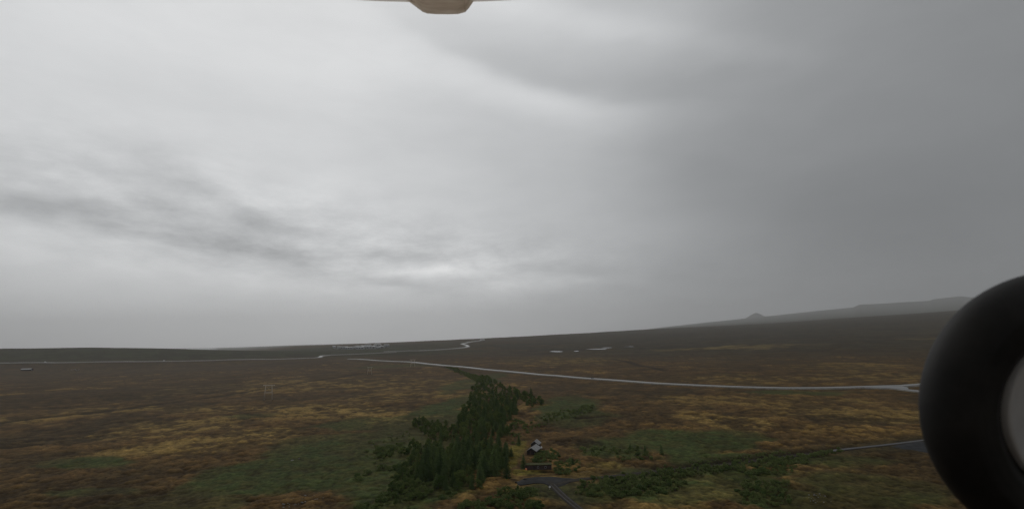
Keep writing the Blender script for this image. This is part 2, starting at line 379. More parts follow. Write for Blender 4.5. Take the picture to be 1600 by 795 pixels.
# ------------------------------------------------------------------ the ground sheet
def make_ground():
    a1 = np.linspace(-math.pi / 2 - .9, rad(-49), 40, endpoint=False)
    a2 = np.linspace(rad(-49), rad(49), 1000, endpoint=False)
    a3 = np.linspace(rad(49), math.pi / 2 + .9, 40, endpoint=False)
    a4 = np.linspace(math.pi / 2 + .9, 1.5 * math.pi - .9, 20, endpoint=False)
    az = np.concatenate([a1, a2, a3, a4]); nA = len(az)
    rr = [3.0]
    while rr[-1] < 27500:
        r = rr[-1]
        rr.append(r + (12.0 if r < 120 else min(max(.42, 1.5e-5 * r * r), 45 if r < 5000 else 190)))
    rr = np.array(rr); nR = len(rr)
    A, Rr = np.meshgrid(az, rr); x = (np.sin(A) * Rr).ravel(); y = (np.cos(A) * Rr).ravel()
    dr = np.gradient(rr)
    sp = np.repeat(dr, nA)
    r = np.repeat(rr, nA)
    base = H(x, y)
    # ---- distance to roads, ditches and the painted hedge-row shadow
    def pdist(poly, lim):
        d = np.full(x.shape, 1e9)
        xs = [p.x for p in poly]; ys = [p.y for p in poly]
        m = np.nonzero((x > min(xs) - lim) & (x < max(xs) + lim) & (y > min(ys) - lim) & (y < max(ys) + lim))[0]
        if len(m) == 0: return d
        X = x[m]; Y = y[m]; dd = np.full(len(m), 1e9)
        st = max(1, len(poly) // 60)
        q = poly[::st] + ([poly[-1]] if (len(poly) - 1) % st else [])
        for a, b in zip(q[:-1], q[1:]):
            ex, ey = b.x - a.x, b.y - a.y; L2 = ex * ex + ey * ey + 1e-9
            t = np.clip(((X - a.x) * ex + (Y - a.y) * ey) / L2, 0, 1)
            dd = np.minimum(dd, np.hypot(X - a.x - ex * t, Y - a.y - ey * t))
        d[m] = dd; return d
    flat = np.zeros_like(x); verge = np.zeros_like(x)
    for k, (line, hw, bank) in ROADS.items():
        d = pdist(line, 60)
        flat = np.maximum(flat, 1 - sstep(hw + bank * 2 + 1, hw + bank * 2 + 6, d))
        verge = np.maximum(verge, 1 - sstep(hw + 2, hw + 14 + 0.006 * r, d))
    for (cx, cy_, rx, ry) in YARDS:
        flat = np.maximum(flat, 1 - sstep(1.0, 1.25, np.hypot((x - cx) / rx, (y - cy_) / ry)))
    ditch = np.zeros_like(x)
    for dl in DITCHES_AND_SHADE:
        d = pdist(dl, 30)
        ditch = np.maximum(ditch, 1 - sstep(1.2, 3.0 + .010 * r, d))
    faint = np.zeros_like(x)
    for dl in TRACKS:
        d = pdist(dl, 30)
        faint = np.maximum(faint, 1 - sstep(.5, 1.6 + .005 * r, d))
    n_big = fbm(x, y, 160, 3, 21, spacing=sp); n_mid = fbm(x, y, 34, 5, 31, .64, spacing=sp)
    n_sm = fbm(x, y, 6, 3, 41, .65, spacing=sp); n_tus = fbm(x, y, 1.7, 2, 51, .6, spacing=sp)
    n_14 = fbm(x, y, 15, 4, 37, .65, spacing=sp); n_w = fbm(x, y, 60, 5, 61, .6, spacing=sp)
    # hummock edges: thin winding seams at two sizes, their shadow lines painted dark
    seam = sstep(.78, .97, 1 - np.abs(fbm(x, y, 11, 3, 121, .6, spacing=sp) - .5) * 4) * sstep(.4, .6, n_mid)
    seam2 = sstep(.72, .97, 1 - np.abs(fbm(x, y, 26, 3, 131, .6, spacing=sp) - .5) * 5) * sstep(.42, .58, n_w)
    tuft = sstep(.60, .74, fbm(x, y, 4.5, 3, 141, .7, spacing=sp))
    # ---- cover regions
    def region(px, py, rx, ry, ragged=.75):
        c = at(px, py); a = at(px - rx, py); b = at(px + rx, py); n_ = at(px, min(py + ry, 1200)); f_ = at(px, py - ry)
        lx, ly = (b.x - a.x) / 2, (b.y - a.y) / 2; L = math.hypot(lx, ly); lx /= L; ly /= L
        ax, ay = -ly, lx
        dx, dy = x - c.x, y - c.y
        p = (dx * lx + dy * ly) / L; q = dx * ax + dy * ay
        qf = abs((f_.x - c.x) * ax + (f_.y - c.y) * ay) + .5; qn = abs((n_.x - c.x) * ax + (n_.y - c.y) * ay) + .5
        q = np.where(q > 0, q / qf, q / qn)
        e = np.sqrt(p * p + q * q) + (n_w - .5) * 1.5 * ragged + (n_mid - .5) * .9 * ragged
        return 1 - sstep(.72, 1.12, e)
    def regions(L):
        w = np.zeros_like(x)
        for it in L:
            s = it[4] if len(it) > 4 else 1.0
            w = np.maximum(w, s * region(*it[:4]))
        return w
    green = regions([(470, 738, 150, 40), (400, 742, 90, 34), (560, 705, 130, 30, .85), (690, 645, 60, 28, .9), (650, 765, 130, 50, .9), (145, 722, 70, 10, .8),
                     (140, 768, 80, 7, .7), (1090, 693, 140, 24, .95), (1010, 755, 120, 28, .95), (1130, 738, 120, 10, .9), (1190, 765, 60, 45, .85), (885, 640, 70, 20, .9), (1170, 716, 160, 14, .95),
                     (560, 662, 70, 10, .7), (400, 650, 60, 6, .5), (740, 598, 30, 14, .9), (1230, 613, 90, 5, .7), (1360, 765, 110, 30, .6), (960, 700, 70, 22, .8),
                     (280, 790, 120, 20, .5), (860, 770, 120, 30, .7), (500, 690, 60, 12, .6), (1500, 690, 60, 12, .6), (610, 572, 50, 4, .5)])
    ochre = regions([(290, 665, 90, 18), (480, 645, 90, 16), (330, 692, 90, 20), (230, 705, 70, 14), (420, 604, 140, 14, .7), (580, 602, 120, 10, .7),
                     (700, 616, 60, 8, .7), (150, 641, 70, 7, .7), (60, 655, 80, 9, .7), (1150, 660, 70, 14), (1090, 650, 60, 8, .8), (1200, 627, 170, 9, .6), (1310, 642, 120, 16, .7),
                     (1350, 588, 90, 8, .6), (950, 722, 40, 14, .8), (1320, 572, 110, 6, .6), (1000, 775, 110, 20, .6), (880, 562, 90, 9, .6), (1150, 592, 140, 7, .5),
                     (1090, 748, 70, 22, .6), (600, 650, 60, 12, .9), (620, 620, 90, 9, .6), (360, 640, 80, 8, .8), (740, 772, 60, 12, .6), (800, 640, 40, 12, .5), (1300, 740, 120, 30, .4)])
    dark = regions([(50, 690, 80, 7), (180, 783, 140, 20, .9), (110, 620, 130, 24, .7), (300, 612, 90, 8, .7), (160, 665, 110, 14, .6), (1000, 650, 90, 10, .6), (900, 690, 50, 8, .8),
                    (850, 610, 90, 8, .5), (1420, 698, 40, 8, 1.0), (470, 622, 70, 6, .5)])
    lawn = regions([(830, 738, 45, 8), (800, 715, 17, 32, .85), (945, 728, 40, 10, .5)])
    pale = (region(1190, 541, 55, 4, 1.3) + region(1130, 543, 40, 2.5, 1.3) + region(1060, 546, 40, 1.6, 1.2) + region(1450, 529, 45, 1.5, .9)) * (.35 + .5 * sstep(.4, .6, n_mid * .5 + n_w * .5))
    ridge = np.where((x < -.05 * y) & (y > 1500) & (y < 3200), sstep(1560, 1800, y) * sstep(.05, .3, -x / np.maximum(y, 1) + .05), 0)
    ridge *= sstep(12, 24, base)
    lava = sstep(1000, 2000, r) * sstep(-.25, .15, x / np.maximum(y, 1) + (n_big - .5) * .3)
    far = sstep(1500, 3200, r)
    # ---- albedo, with some shadow lines and distance haze painted in
    def lerp(a, b, t): return a + (np.asarray(b) - a) * t[:, None]
    c = np.zeros((len(x), 3)) + np.array((.076, .053, .032))
    c = lerp(c, (.125, .082, .046), sstep(.38, .68, n_mid * .55 + n_sm * .35 + n_big * .1))
    c = lerp(c, (.058, .042, .026), sstep(.52, .70, 1 - n_mid * .6 - n_w * .4) * .85)
    spot = sstep(.46, .58, n_mid * .34 + n_14 * .36 + n_sm * .30)
    c = lerp(c, (.285, .212, .102), np.clip(ochre * (spot * .85 + .15), 0, 1) * .74)
    c = lerp(c, (.26, .18, .085), sstep(.60, .76, n_w * .5 + n_mid * .5) * spot * .6 * (1 - lava))
    gv = lerp(np.zeros((len(x), 3)) + np.array((.070, .084, .035)), (.048, .072, .031), sstep(.35, .65, n_sm))
    gg = np.clip(green * (.62 + .6 * sstep(.3, .55, n_mid * .5 + n_w * .5)), 0, 1)
    c = c + (gv - c) * gg[:, None]
    c = lerp(c, (.038, .029, .019), dark * (.35 + .5 * sstep(.4, .6, n_mid)))
    c = lerp(c, (.150, .145, .040), lawn * .85)
    c = lerp(c, (.062, .060, .056), lava * (.80 - .35 * sstep(.45, .6, n_w * .6 + n_mid * .4)))
    c = lerp(c, (.038, .036, .033), lava * sstep(.5, .62, n_mid * .4 + n_big * .6) * .6)
    c = lerp(c, (.26, .21, .12), np.clip(pale, 0, 1))
    c = lerp(c, (.050, .060, .042), ridge * .92)
    c = lerp(c, (.050, .052, .036), verge * .55 * (1 - ridge))
    c = lerp(c, (.026, .019, .014), np.maximum(seam * .6, seam2 * .55) * (1 - .5 * gg))  # shadow lines between hummocks painted into the ground colour
    c = lerp(c, (.30, .23, .12), tuft * (.10 + .22 * ochre) * (1 - gg * .8) * (1 - .5 * lava))
    c = lerp(c, (.022, .017, .014), ditch * .85)  # ditch earth, plus the hedge-row shadow painted as dark ground
    c = lerp(c, (.040, .030, .022), faint * .6)
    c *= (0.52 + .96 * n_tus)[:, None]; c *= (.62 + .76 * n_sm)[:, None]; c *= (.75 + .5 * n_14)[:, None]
    c = lerp(c, (.115, .128, .155), sstep(2600, 12000, r) * .8)  # distance haze painted into the colour: far ground turns bluish grey
    c = np.clip(c * np.array((.79, .72, .46)), .005, .6)
    # ---- relief: hummocks and tussocks
    rough = (1 - flat) * (1 - .6 * gg)
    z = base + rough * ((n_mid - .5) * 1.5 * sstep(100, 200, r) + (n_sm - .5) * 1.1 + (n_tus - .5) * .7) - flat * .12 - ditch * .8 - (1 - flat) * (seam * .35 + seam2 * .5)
    v = np.column_stack([x, y, z])
    v = np.vstack([v, [[0, 0, float(H(0, 1))]]])
    c = np.vstack([c, c[:1]])
    i = np.arange(nR - 1)[:, None] * nA; j = np.arange(nA)[None, :]; j2 = (j + 1) % nA
    q = np.stack([i + j, i + j2, i + nA + j2, i + nA + j], -1).reshape(-1, 4)[:, ::-1]
    fan = np.column_stack([np.arange(nA), (np.arange(nA) + 1) % nA, np.full(nA, len(v) - 1)])
    me = bpy.data.meshes.new('ground')
    nq, nt = len(q), len(fan)
    me.vertices.add(len(v)); me.vertices.foreach_set('co', v.astype(np.float32).ravel())
    loops = np.concatenate([q.ravel(), fan.ravel()]).astype(np.int32)
    me.loops.add(len(loops)); me.loops.foreach_set('vertex_index', loops)
    me.polygons.add(nq + nt)
    me.polygons.foreach_set('loop_start', np.concatenate([np.arange(nq) * 4, nq * 4 + np.arange(nt) * 3]).astype(np.int32))
    me.polygons.foreach_set('use_smooth', np.ones(nq + nt, bool))
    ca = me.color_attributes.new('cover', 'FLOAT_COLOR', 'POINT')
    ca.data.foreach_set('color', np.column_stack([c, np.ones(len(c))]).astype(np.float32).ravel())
    me.update(); me.validate()
    m = bpy.data.materials.new('moorland'); m.use_nodes = True
    nt_ = m.node_tree; b = nt_.nodes['Principled BSDF']; L = nt_.links.new
    at_ = nt_.nodes.new('ShaderNodeAttribute'); at_.attribute_name = 'cover'
    t = nt_.nodes.new('ShaderNodeTexCoord')
    n1 = nt_.nodes.new('ShaderNodeTexNoise'); n1.inputs['Scale'].default_value = 1.3; n1.inputs['Detail'].default_value = 6; n1.inputs['Roughness'].default_value = .7
    L(t.outputs['Object'], n1.inputs['Vector'])
    rp = nt_.nodes.new('ShaderNodeValToRGB'); rp.color_ramp.elements[0].position = .3; rp.color_ramp.elements[1].position = .7
    rp.color_ramp.elements[0].color = (.55, .55, .55, 1); rp.color_ramp.elements[1].color = (1.45, 1.42, 1.35, 1)
    L(n1.outputs['Fac'], rp.inputs[0])
    mx = nt_.nodes.new('ShaderNodeMix'); mx.data_type = 'RGBA'; mx.blend_type = 'MULTIPLY'; mx.inputs['Factor'].default_value = 1
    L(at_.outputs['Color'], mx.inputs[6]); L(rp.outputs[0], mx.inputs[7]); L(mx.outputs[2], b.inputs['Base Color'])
    bp = nt_.nodes.new('ShaderNodeBump'); bp.inputs['Distance'].default_value = .25; bp.inputs['Strength'].default_value = .7
    L(n1.outputs['Fac'], bp.inputs['Height']); L(bp.outputs[0], b.inputs['Normal'])
    b.inputs['Roughness'].default_value = .95; b.inputs['Specular IOR Level'].default_value = .08
    me.materials.append(m)
    return tag(obj('ground', me), kind='structure')
make_ground()

# sea beyond the left ridge
sea = MB(); sea.add([(-28500, 2500, 0), (28500, 2500, 0), (28500, 28500, 0), (-28500, 28500, 0)], [(0, 1, 2, 3)])
MAT['sea'] = mat('sea_water', (.03, .04, .045), .25, .5, noise=(.01, (.04, .05, .055), (1, 1, 1)))
tag(sea.build('sea', 'sea'), kind='structure')

# ------------------------------------------------------------------ roads, yard, parking
def strip(line, offs, zs, close=False):
    v = []; f = []; n = len(line); m = len(offs)
    for i, p in enumerate(line):
        t = (line[min(i + 1, n - 1)] - line[max(i - 1, 0)]).normalized(); s = Vector((t.y, -t.x, 0))
        zc = float(H(p.x, p.y))
        for o_, z_ in zip(offs, zs):
            w = p + s * o_; v.append((w.x, w.y, zc + z_))
    for i in range(n - 1):
        for j in range(m - 1): f.append((i * m + j, i * m + j + 1, (i + 1) * m + j + 1, (i + 1) * m + j))
    return v, f
for key, name, surf in (('main_road', 'road', 'asphalt'), ('slip_road', 'road', 'asphalt'), ('coast_road', 'road', 'asphalt'), ('hill_road', 'road', 'asphalt'),
                        ('lane', 'lane', 'mud'), ('paved_lane', 'lane', 'oldtar'), ('farm_track', 'track', 'mud')):
    line, hw, bank = ROADS[key]
    if key == 'slip_road': bank -= .03
    v, f = strip(line, (-hw, -hw * .5, 0, hw * .5, hw), (bank, bank + .05, bank + .08, bank + .05, bank))
    o = obj(name, mesh(name, v, f, surf, True)); tag(o, kind='structure')
    e1, e2 = hw + .9, hw + .9 + bank * 1.8
    small = key in ('lane', 'farm_track', 'paved_lane')
    if small: e1, e2 = hw + .15, hw + .3
    for sgn in (-1, 1):
        v, f = strip(line, [sgn * q for q in (hw, e1, e2 + .3)], (bank - .01, bank - .05, -.4))
        obj('verge' if small else 'embankment', mesh('embankment', v, f, 'mud' if small else 'gravel', True), o)
    if key in ('main_road', 'slip_road'):
        for off in (-hw + .35, 0, hw - .35):
            if off == 0 and key == 'slip_road': continue
            zz = bank + .09 if off == 0 else bank + .035
            v, f = strip(line, (off - .09, off + .09), (zz + .004, zz + .004))
            if off == 0: f = [q for k, q in enumerate(f) if k % 2 == 0]
            obj('lane_marking', mesh('lane_marking', v, f, 'paint'), o)
    if key == 'farm_track':
        for off in (-.75, .75):
            v, f = strip(line[2:], (off - .22, off, off + .22), (bank + .09, bank + .085, bank + .09))
            obj('wheel_rut', mesh('wheel_rut', v, f, 'rut'), o)

def patch(name, pix, m, dz, parent=None, jag=.6):
    """ground patch with a wavering edge"""
    P = curve([at(*p) for p in pix + [pix[0]]], 1.5)[:-1]
    cx = sum(p.x for p in P) / len(P); cy_ = sum(p.y for p in P) / len(P)
    v = [(cx, cy_, float(H(cx, cy_)) + dz)]; n = len(P)
    rings = (.35, .7, .93, 1.0)
    for k, s in enumerate(rings):
        for p in P:
            w = 1 + (float(vnoise(p.x * .35, p.y * .35, 3)) - .5) * .14 * jag * (k > 1)
            X = cx + (p.x - cx) * s * w; Y = cy_ + (p.y - cy_) * s * w
            v.append((X, Y, float(H(X, Y)) + dz - (.35 if k == 3 else 0)))
    f = [(0, 1 + i, 1 + (i + 1) % n) for i in range(n)]
    for k in range(3):
        f += [(1 + k * n + i, 1 + (k + 1) * n + i, 1 + (k + 1) * n + (i + 1) % n, 1 + k * n + (i + 1) % n) for i in range(n)]
    return obj(name, mesh(name, v, f, m, True), parent)
tag(patch('gravel_yard', [(806, 752), (818, 747), (840, 744.5), (862, 744), (884, 746), (902, 748), (890, 754), (872, 760), (862, 761), (850, 755), (830, 755), (812, 758)], 'yard', .12), kind='structure')
tag(patch('parking_lot', [(1386, 697), (1410, 692.5), (1450, 688.5), (1560, 680), (1620, 700), (1500, 712), (1440, 705)], 'darktar', .12), kind='structure')
tag(patch('road_apron', [(1352, 606.2), (1380, 604.6), (1404, 603.9), (1416, 605.2), (1419, 608.2), (1404, 608.0), (1380, 606.9)], 'asphalt', .98, jag=0), kind='structure')
for pix in ([(858, 549.6), (864, 548.4), (880, 549.2), (872, 550.2)], [(896, 548.9), (902, 548.1), (905, 548.8), (900, 549.4)],
            [(915, 545.8), (930, 545.0), (948, 545.2), (940, 546.2)], [(938, 543.6), (950, 542.9), (957, 543.4), (948, 544)], [(974, 542), (986, 541.3), (990, 541.9)]):
    tag(patch('pond', pix, 'water', 1.2, jag=.3), kind='structure')

# ------------------------------------------------------------------ trees and shrubs
def tri_mesh(name, V, T, m):
    me = bpy.data.meshes.new(name); V = np.asarray(V, np.float32).reshape(-1, 3); T = np.asarray(T, np.int32)
    me.vertices.add(len(V)); me.vertices.foreach_set('co', V.ravel())
    k = T.shape[1]
    me.loops.add(T.size); me.loops.foreach_set('vertex_index', T.ravel())
    me.polygons.add(len(T)); me.polygons.foreach_set('loop_start', (np.arange(len(T)) * k).astype(np.int32))
    me.materials.append(MAT[m]); me.update(); me.validate(); return me
def spruce_meshes(i, h=9.0):
    g = np.random.default_rng(100 + i); V = []; T = []
    rmax = g.uniform(2.0, 2.75); nl = 18
    for k in range(nl):
        t = k / (nl - 1); z = .5 + (h - .7) * t
        r = rmax * (1 - t) ** .72 * (1 if t > .12 else .8) + .12
        nb = int(11 - 5 * t)
        for b in range(nb):
            a = 2 * math.pi * (b + g.uniform(-.35, .35)) / nb + k * 1.3
            L = r * g.uniform(.7, 1.15); zz = z + g.uniform(-.2, .2)
            ca, sa = math.cos(a), math.sin(a); droop = L * g.uniform(.25, .45)
            ns = max(2, int(L / .38))
            for s in range(ns):                       # drooping twig sprays along the branch
                f0, f1 = (s + .05) / ns, (s + 1.25) / ns
                for sd in (-1, 1):
                    w = .42 * (1 - .45 * f0) * g.uniform(.7, 1.2)
                    p0 = (ca * L * f0, sa * L * f0, zz - droop * f0 ** 1.5)
                    p1 = (ca * L * f1, sa * L * f1, zz - droop * f1 ** 1.5 - .05)
                    p2 = (ca * L * (f0 + f1) * .55 - sa * w * sd, sa * L * (f0 + f1) * .55 + ca * w * sd, zz - droop * f1 ** 1.5 - .26 * g.uniform(.3, 1.2))
                    n = len(V); V += [p0, p1, p2]; T.append((n, n + 1, n + 2))
    for q in range(8):
        a = q * .8; n = len(V); V += [(0, 0, h + .35), (.14 * math.cos(a), .14 * math.sin(a), h - .5), (.14 * math.cos(a + .9), .14 * math.sin(a + .9), h - .55)]; T.append((n, n + 1, n + 2))
    tr = MB().tube((0, 0, -.4), (0, 0, h * .9), .15, .03, 7)
    return tri_mesh('crown', V, T, 'spruce'), mesh('trunk', tr.v, tr.f, 'bark', True)
def leaf_cloud(g, lobes, n, size, flat=.6):
    P = []
    L = np.array(lobes); wts = L[:, 3] ** 2; wts /= wts.sum()
    idx = g.choice(len(L), n, p=wts)
    d = g.normal(size=(n, 3)); d /= np.linalg.norm(d, axis=1)[:, None]
    rr = g.uniform(.45, 1.06, n) ** .6
    c = L[idx, :3] + d * (L[idx, 3] * rr)[:, None] * np.array((1, 1, .8))
    c[:, 2] = np.maximum(c[:, 2], .05)
    a = g.normal(size=(n, 3)); a /= np.linalg.norm(a, axis=1)[:, None]
    b = np.cross(a, d + .4 * g.normal(size=(n, 3))); b /= np.linalg.norm(b, axis=1)[:, None] + 1e-9
    s = size * g.uniform(.6, 1.3, n)[:, None]
    V = np.stack([c - a * s, c + b * s * flat, c + a * s, c - b * s * flat], 1).reshape(-1, 3)
    T = np.arange(n * 4).reshape(-1, 4)
    return V, T
def birch_meshes(i, h=5.2):
    g = np.random.default_rng(300 + i)
    lobes = []
    for k in range(12):
        a = g.uniform(0, 6.28); z = g.uniform(h * .2, h * .82); q = g.uniform(.3, 2.0) * (1 - .5 * abs(z / h - .42)); sc_ = 1 - .5 * abs(z / h - .42)
        lobes.append((q * math.cos(a), q * math.sin(a), z, g.uniform(.75, 1.35) * sc_))
    lobes.append((0, 0, h * .80, .95))
    V, T = leaf_cloud(g, lobes, 1300, .21)
    tr = MB().tube((0, 0, -.4), (.1, 0, h * .5), .12, .07, 7)
    for l in lobes[:6]: tr.tube((.08, 0, h * .2), l[:3], .05, .015, 5)
    return tri_mesh('crown', V, T, 'birch'), mesh('trunk', tr.v, tr.f, 'bark', True)
def shrub_mesh(i, h=1.9, w=1.5):
    g = np.random.default_rng(500 + i); lobes = []
    for k in range(7):
        a = g.uniform(0, 6.28); q = g.uniform(.2, 1.0) * w * .75
        lobes.append((q * math.cos(a), q * math.sin(a), g.uniform(.25, .62) * h, g.uniform(.38, .62) * w * .7))
    V, T = leaf_cloud(g, lobes, 420, .17)
    st = MB()
    for l in lobes: st.tube((0, 0, -.3), l[:3], .035, .01, 4)
    me = bpy.data.meshes.new('willow_shrub')
    allv = [tuple(p) for p in V] + [tuple(p) for p in st.v]; off = len(V)
    me.from_pydata(allv, [], [tuple(t) for t in T] + [tuple(i_ + off for i_ in f) for f in st.f])
    me.materials.append(MAT['willow']); me.materials.append(MAT['bark'])
    me.polygons.foreach_set('material_index', np.array([0] * len(T) + [1] * len(st.f), np.int32)); me.update()
    return me
SPR = [spruce_meshes(i, h) for i, h in enumerate((8.8, 7.8, 9.6, 7.0, 8.4, 7.4))]
BIR = [birch_meshes(i, h) for i, h in enumerate((5.6, 4.8, 6.2, 5.2, 4.4))]
SHR = [shrub_mesh(i, h, w) for i, (h, w) in enumerate(((1.9, 1.5), (1.5, 1.7), (2.3, 1.4), (1.3, 1.2), (1.8, 1.9), (2.6, 1.7)))]

def poly_world(pix): return [at(*p) for p in pix]
def inside(P, x, y):
    c = False; n = len(P)
    for i in range(n):
        a, b = P[i], P[i - 1]
        if (a.y > y) != (b.y > y) and x < (b.x - a.x) * (y - a.y) / (b.y - a.y) + a.x: c = not c
    return c
OCC = []
def scatter(pix, spacing, keep=1.0, seed=0, mind=None, noise_cut=None):
    g = random.Random(seed); P = poly_world(pix)
    x0, x1 = min(p.x for p in P), max(p.x for p in P); y0, y1 = min(p.y for p in P), max(p.y for p in P)
    out = []; yv = y0
    while yv < y1:
        xv = x0
        while xv < x1:
            X = xv + g.uniform(-.42, .42) * spacing; Y = yv + g.uniform(-.42, .42) * spacing
            ok = g.random() < keep and inside(P, X, Y)
            if ok and noise_cut is not None: ok = float(vnoise(X / 14, Y / 14, 9)) > noise_cut
            if ok and all((X - a) ** 2 + (Y - b) ** 2 > (mind or spacing * .5) ** 2 for a, b in OCC):
                OCC.append((X, Y)); out.append((X, Y))
            xv += spacing
        yv += spacing
    return out
# keep the buildings, yard, lane and track clear
for px, py, n_, rr_ in ((831, 712, 3, 3), (838, 706, 3, 3), (845, 699, 2, 3)): OCC.append((at(px, py).x, at(px, py).y))
for q in ROADS['lane'][0] + ROADS['paved_lane'][0] + ROADS['farm_track'][0][::1]: OCC.append((q.x, q.y))
for px in range(804, 898, 4):
    for py in (747, 750, 753, 757): 
        if py < 755 or px > 850: OCC.append((at(px, py).x, at(px, py).y))
for px in range(818, 866, 4): OCC.append((at(px, 733).x, at(px, 733).y)); OCC.append((at(px, 736).x, at(px, 736).y))

CNT = {'spruce': 0, 'birch': 0, 'shrub': 0}
PEND = {'spruce': [], 'birch': [], 'shrub': []}
def tree(kind, X, Y, s, label, group):
    a = random.uniform(0, 6.28); z = float(H(X, Y)) - .05
    if kind == 'shrub':
        o = obj('willow_shrub', random.choice(SHR), None, (X, Y, z - .1), a); o.scale = (s * random.uniform(.85, 1.2), s * random.uniform(.85, 1.2), s)
        tag(o, label, 'shrub', group)
    else:
        cm, tm = random.choice(SPR if kind == 'spruce' else BIR)
        o = empty(kind + '_tree', (X, Y, z), a); w = s * random.uniform(.9, 1.15); o.scale = (w, w, s * random.uniform(.9, 1.12))
        o.rotation_euler = (random.uniform(-.03, .03), random.uniform(-.03, .03), a)
        obj('trunk', tm, o); obj('crown', cm, o)
        tag(o, label, 'tree', group)
    CNT[kind] += 1
    return o
def place(kind, spots, s0, s1, label, group):
    # the thing's own side of its stand goes into the label
    if not spots: return
    q = sorted(x / y for x, y in spots); a, b = q[len(q) // 3], q[2 * len(q) // 3]
    for X, Y in spots:
        side = 'left side' if X / Y < a else ('middle' if X / Y < b else 'right side')
        PEND[kind].append((X, Y, s0 + (s1 - s0) * random.random() ** 1.3, label % side, group))
def settle(kind, limit, mass_name, mass_label):
    L = sorted(PEND[kind], key=lambda t: -t[2] / math.hypot(t[0], t[1]))
    for t in L[:limit]: tree(kind, *t)
    if len(L) <= limit: return
    src = [m[0] if isinstance(m, tuple) else m for m in {'spruce': SPR, 'birch': BIR, 'shrub': SHR}[kind]]
    co = []; fc = []; off = 0
    for m in src:
        v = np.empty(len(m.vertices) * 3); m.vertices.foreach_get('co', v); k = len(m.polygons[0].vertices)
        n_ = sum(1 for p_ in m.polygons if p_.material_index == 0)
        co.append((v.reshape(-1, 3)[:n_ * k], k))
    VV = []
    for X, Y, s, _, _ in L[limit:]:
        v, k = random.choice(co); a = random.uniform(0, 6.28); ca, sa = math.cos(a), math.sin(a)
        VV.append(np.column_stack([(v[:, 0] * ca - v[:, 1] * sa) * s + X, (v[:, 0] * sa + v[:, 1] * ca) * s + Y, v[:, 2] * s + float(H(X, Y)) - .1]))
    V = np.vstack(VV); k = co[0][1]
    o = obj(mass_name, tri_mesh(mass_name, V, np.arange(len(V)).reshape(-1, k), {'spruce': 'spruce', 'birch': 'birch', 'shrub': 'willow'}[kind]))
    tag(o, mass_label, 'foliage', kind='stuff')
WOOD_FAR = [(748, 590), (758, 588), (775, 598), (800, 608), (830, 620), (852, 629), (845, 636), (810, 634), (790, 636), (760, 636), (728, 632), (738, 610)]
WOOD_MID = [(728, 632), (760, 636), (800, 636), (812, 640), (800, 660), (800, 690), (775, 700), (740, 702), (700, 700), (716, 672), (718, 645)]
WOOD_NEAR = [(700, 700), (740, 702), (775, 700), (797, 712), (790, 730), (772, 748), (750, 766), (715, 768), (668, 762), (650, 748), (665, 722)]
EDGE_A = [(640, 663), (660, 657), (700, 664), (716, 672), (706, 690), (670, 684)]
EDGE_B = [(618, 706), (645, 695), (690, 692), (702, 700), (665, 724), (648, 740), (625, 728)]
EDGE_C = [(602, 738), (622, 726), (640, 722), (660, 735), (655, 760), (690, 770), (700, 800), (626, 806), (590, 800), (612, 775), (584, 764), (610, 750)]
SOUTH = [(700, 770), (760, 764), (800, 758), (850, 762), (868, 775), (880, 800), (690, 800)]
for zone, (pix, sp_, split, sh, lab) in enumerate((
        (WOOD_FAR, 7.0, .10, .90, ('dark spruce at the %s of the narrow far end of the wood', 'leafy birch at the %s of the narrow far end of the wood')),
        (WOOD_MID, 4.8, .34, .95, ('dark spruce at the %s of the wood beyond the cottage', 'leafy birch at the %s of the wood beyond the cottage')),
        (WOOD_NEAR, 4.1, .60, .98, ('tall dark spruce at the %s of the near thick of the wood', 'leafy birch at the %s of the near thick of the wood')),
        (EDGE_A, 3.8, .05, .66, ('dark spruce at the %s of the thicket jutting left from the wood', 'low birch at the %s of the thicket jutting left from the wood')),
        (EDGE_B, 3.5, .14, .64, ('dark spruce at the %s of the clump left of the near wood', 'low birch at the %s of the clump left of the near wood')),
        (EDGE_C, 4.4, .10, .55, ('small spruce at the %s of the scrub below that clump', 'low birch at the %s of the scrub left of the near wood')),
        (SOUTH, 5.2, .06, .50, ('small spruce at the %s of the scrub between wood and farm track', 'low birch at the %s of the scrub between wood and farm track')))):
    sp, bi = [], []
    for X, Y in scatter(pix, sp_, .95, 40 + zone, noise_cut=(.16, .14, None, .12, .2, .42, .34)[zone]): (sp if random.random() < split else bi).append((X, Y))
    place('spruce', sp, sh * .58, sh * 1.28, lab[0], 'trees of the wood'); place('birch', bi, sh * .6, sh * 1.3, lab[1], 'trees of the wood')
# spruces that stand alone
for px, py, s, lab in ((818, 731, .82, 'single dark spruce at the left end of the long brown shed'), (792, 746, 1.0, 'single broad spruce at the wood corner nearest the gravel yard'),
                       (778, 734, .95, 'slim spruce standing just left of the mown strip'), (799, 714, .62, 'small spruce at the edge of the mown strip beside the wood'),
                       (811, 695, .6, 'small spruce just left of the grey roofed cottage'), (895, 727, .55, 'small dark tree right of the long brown shed'),
                       (1034, 710, .62, 'lone dark spruce at the left end of the long green bank'), (985, 704, .5, 'small round dark tree in the scrub right of the cottage'),
                       (1008, 706, .5, 'dark small spruce beside a lone one on the green bank')):
    p = at(px, py); OCC.append((p.x, p.y)); tree('spruce', p.x, p.y, s, lab, None)
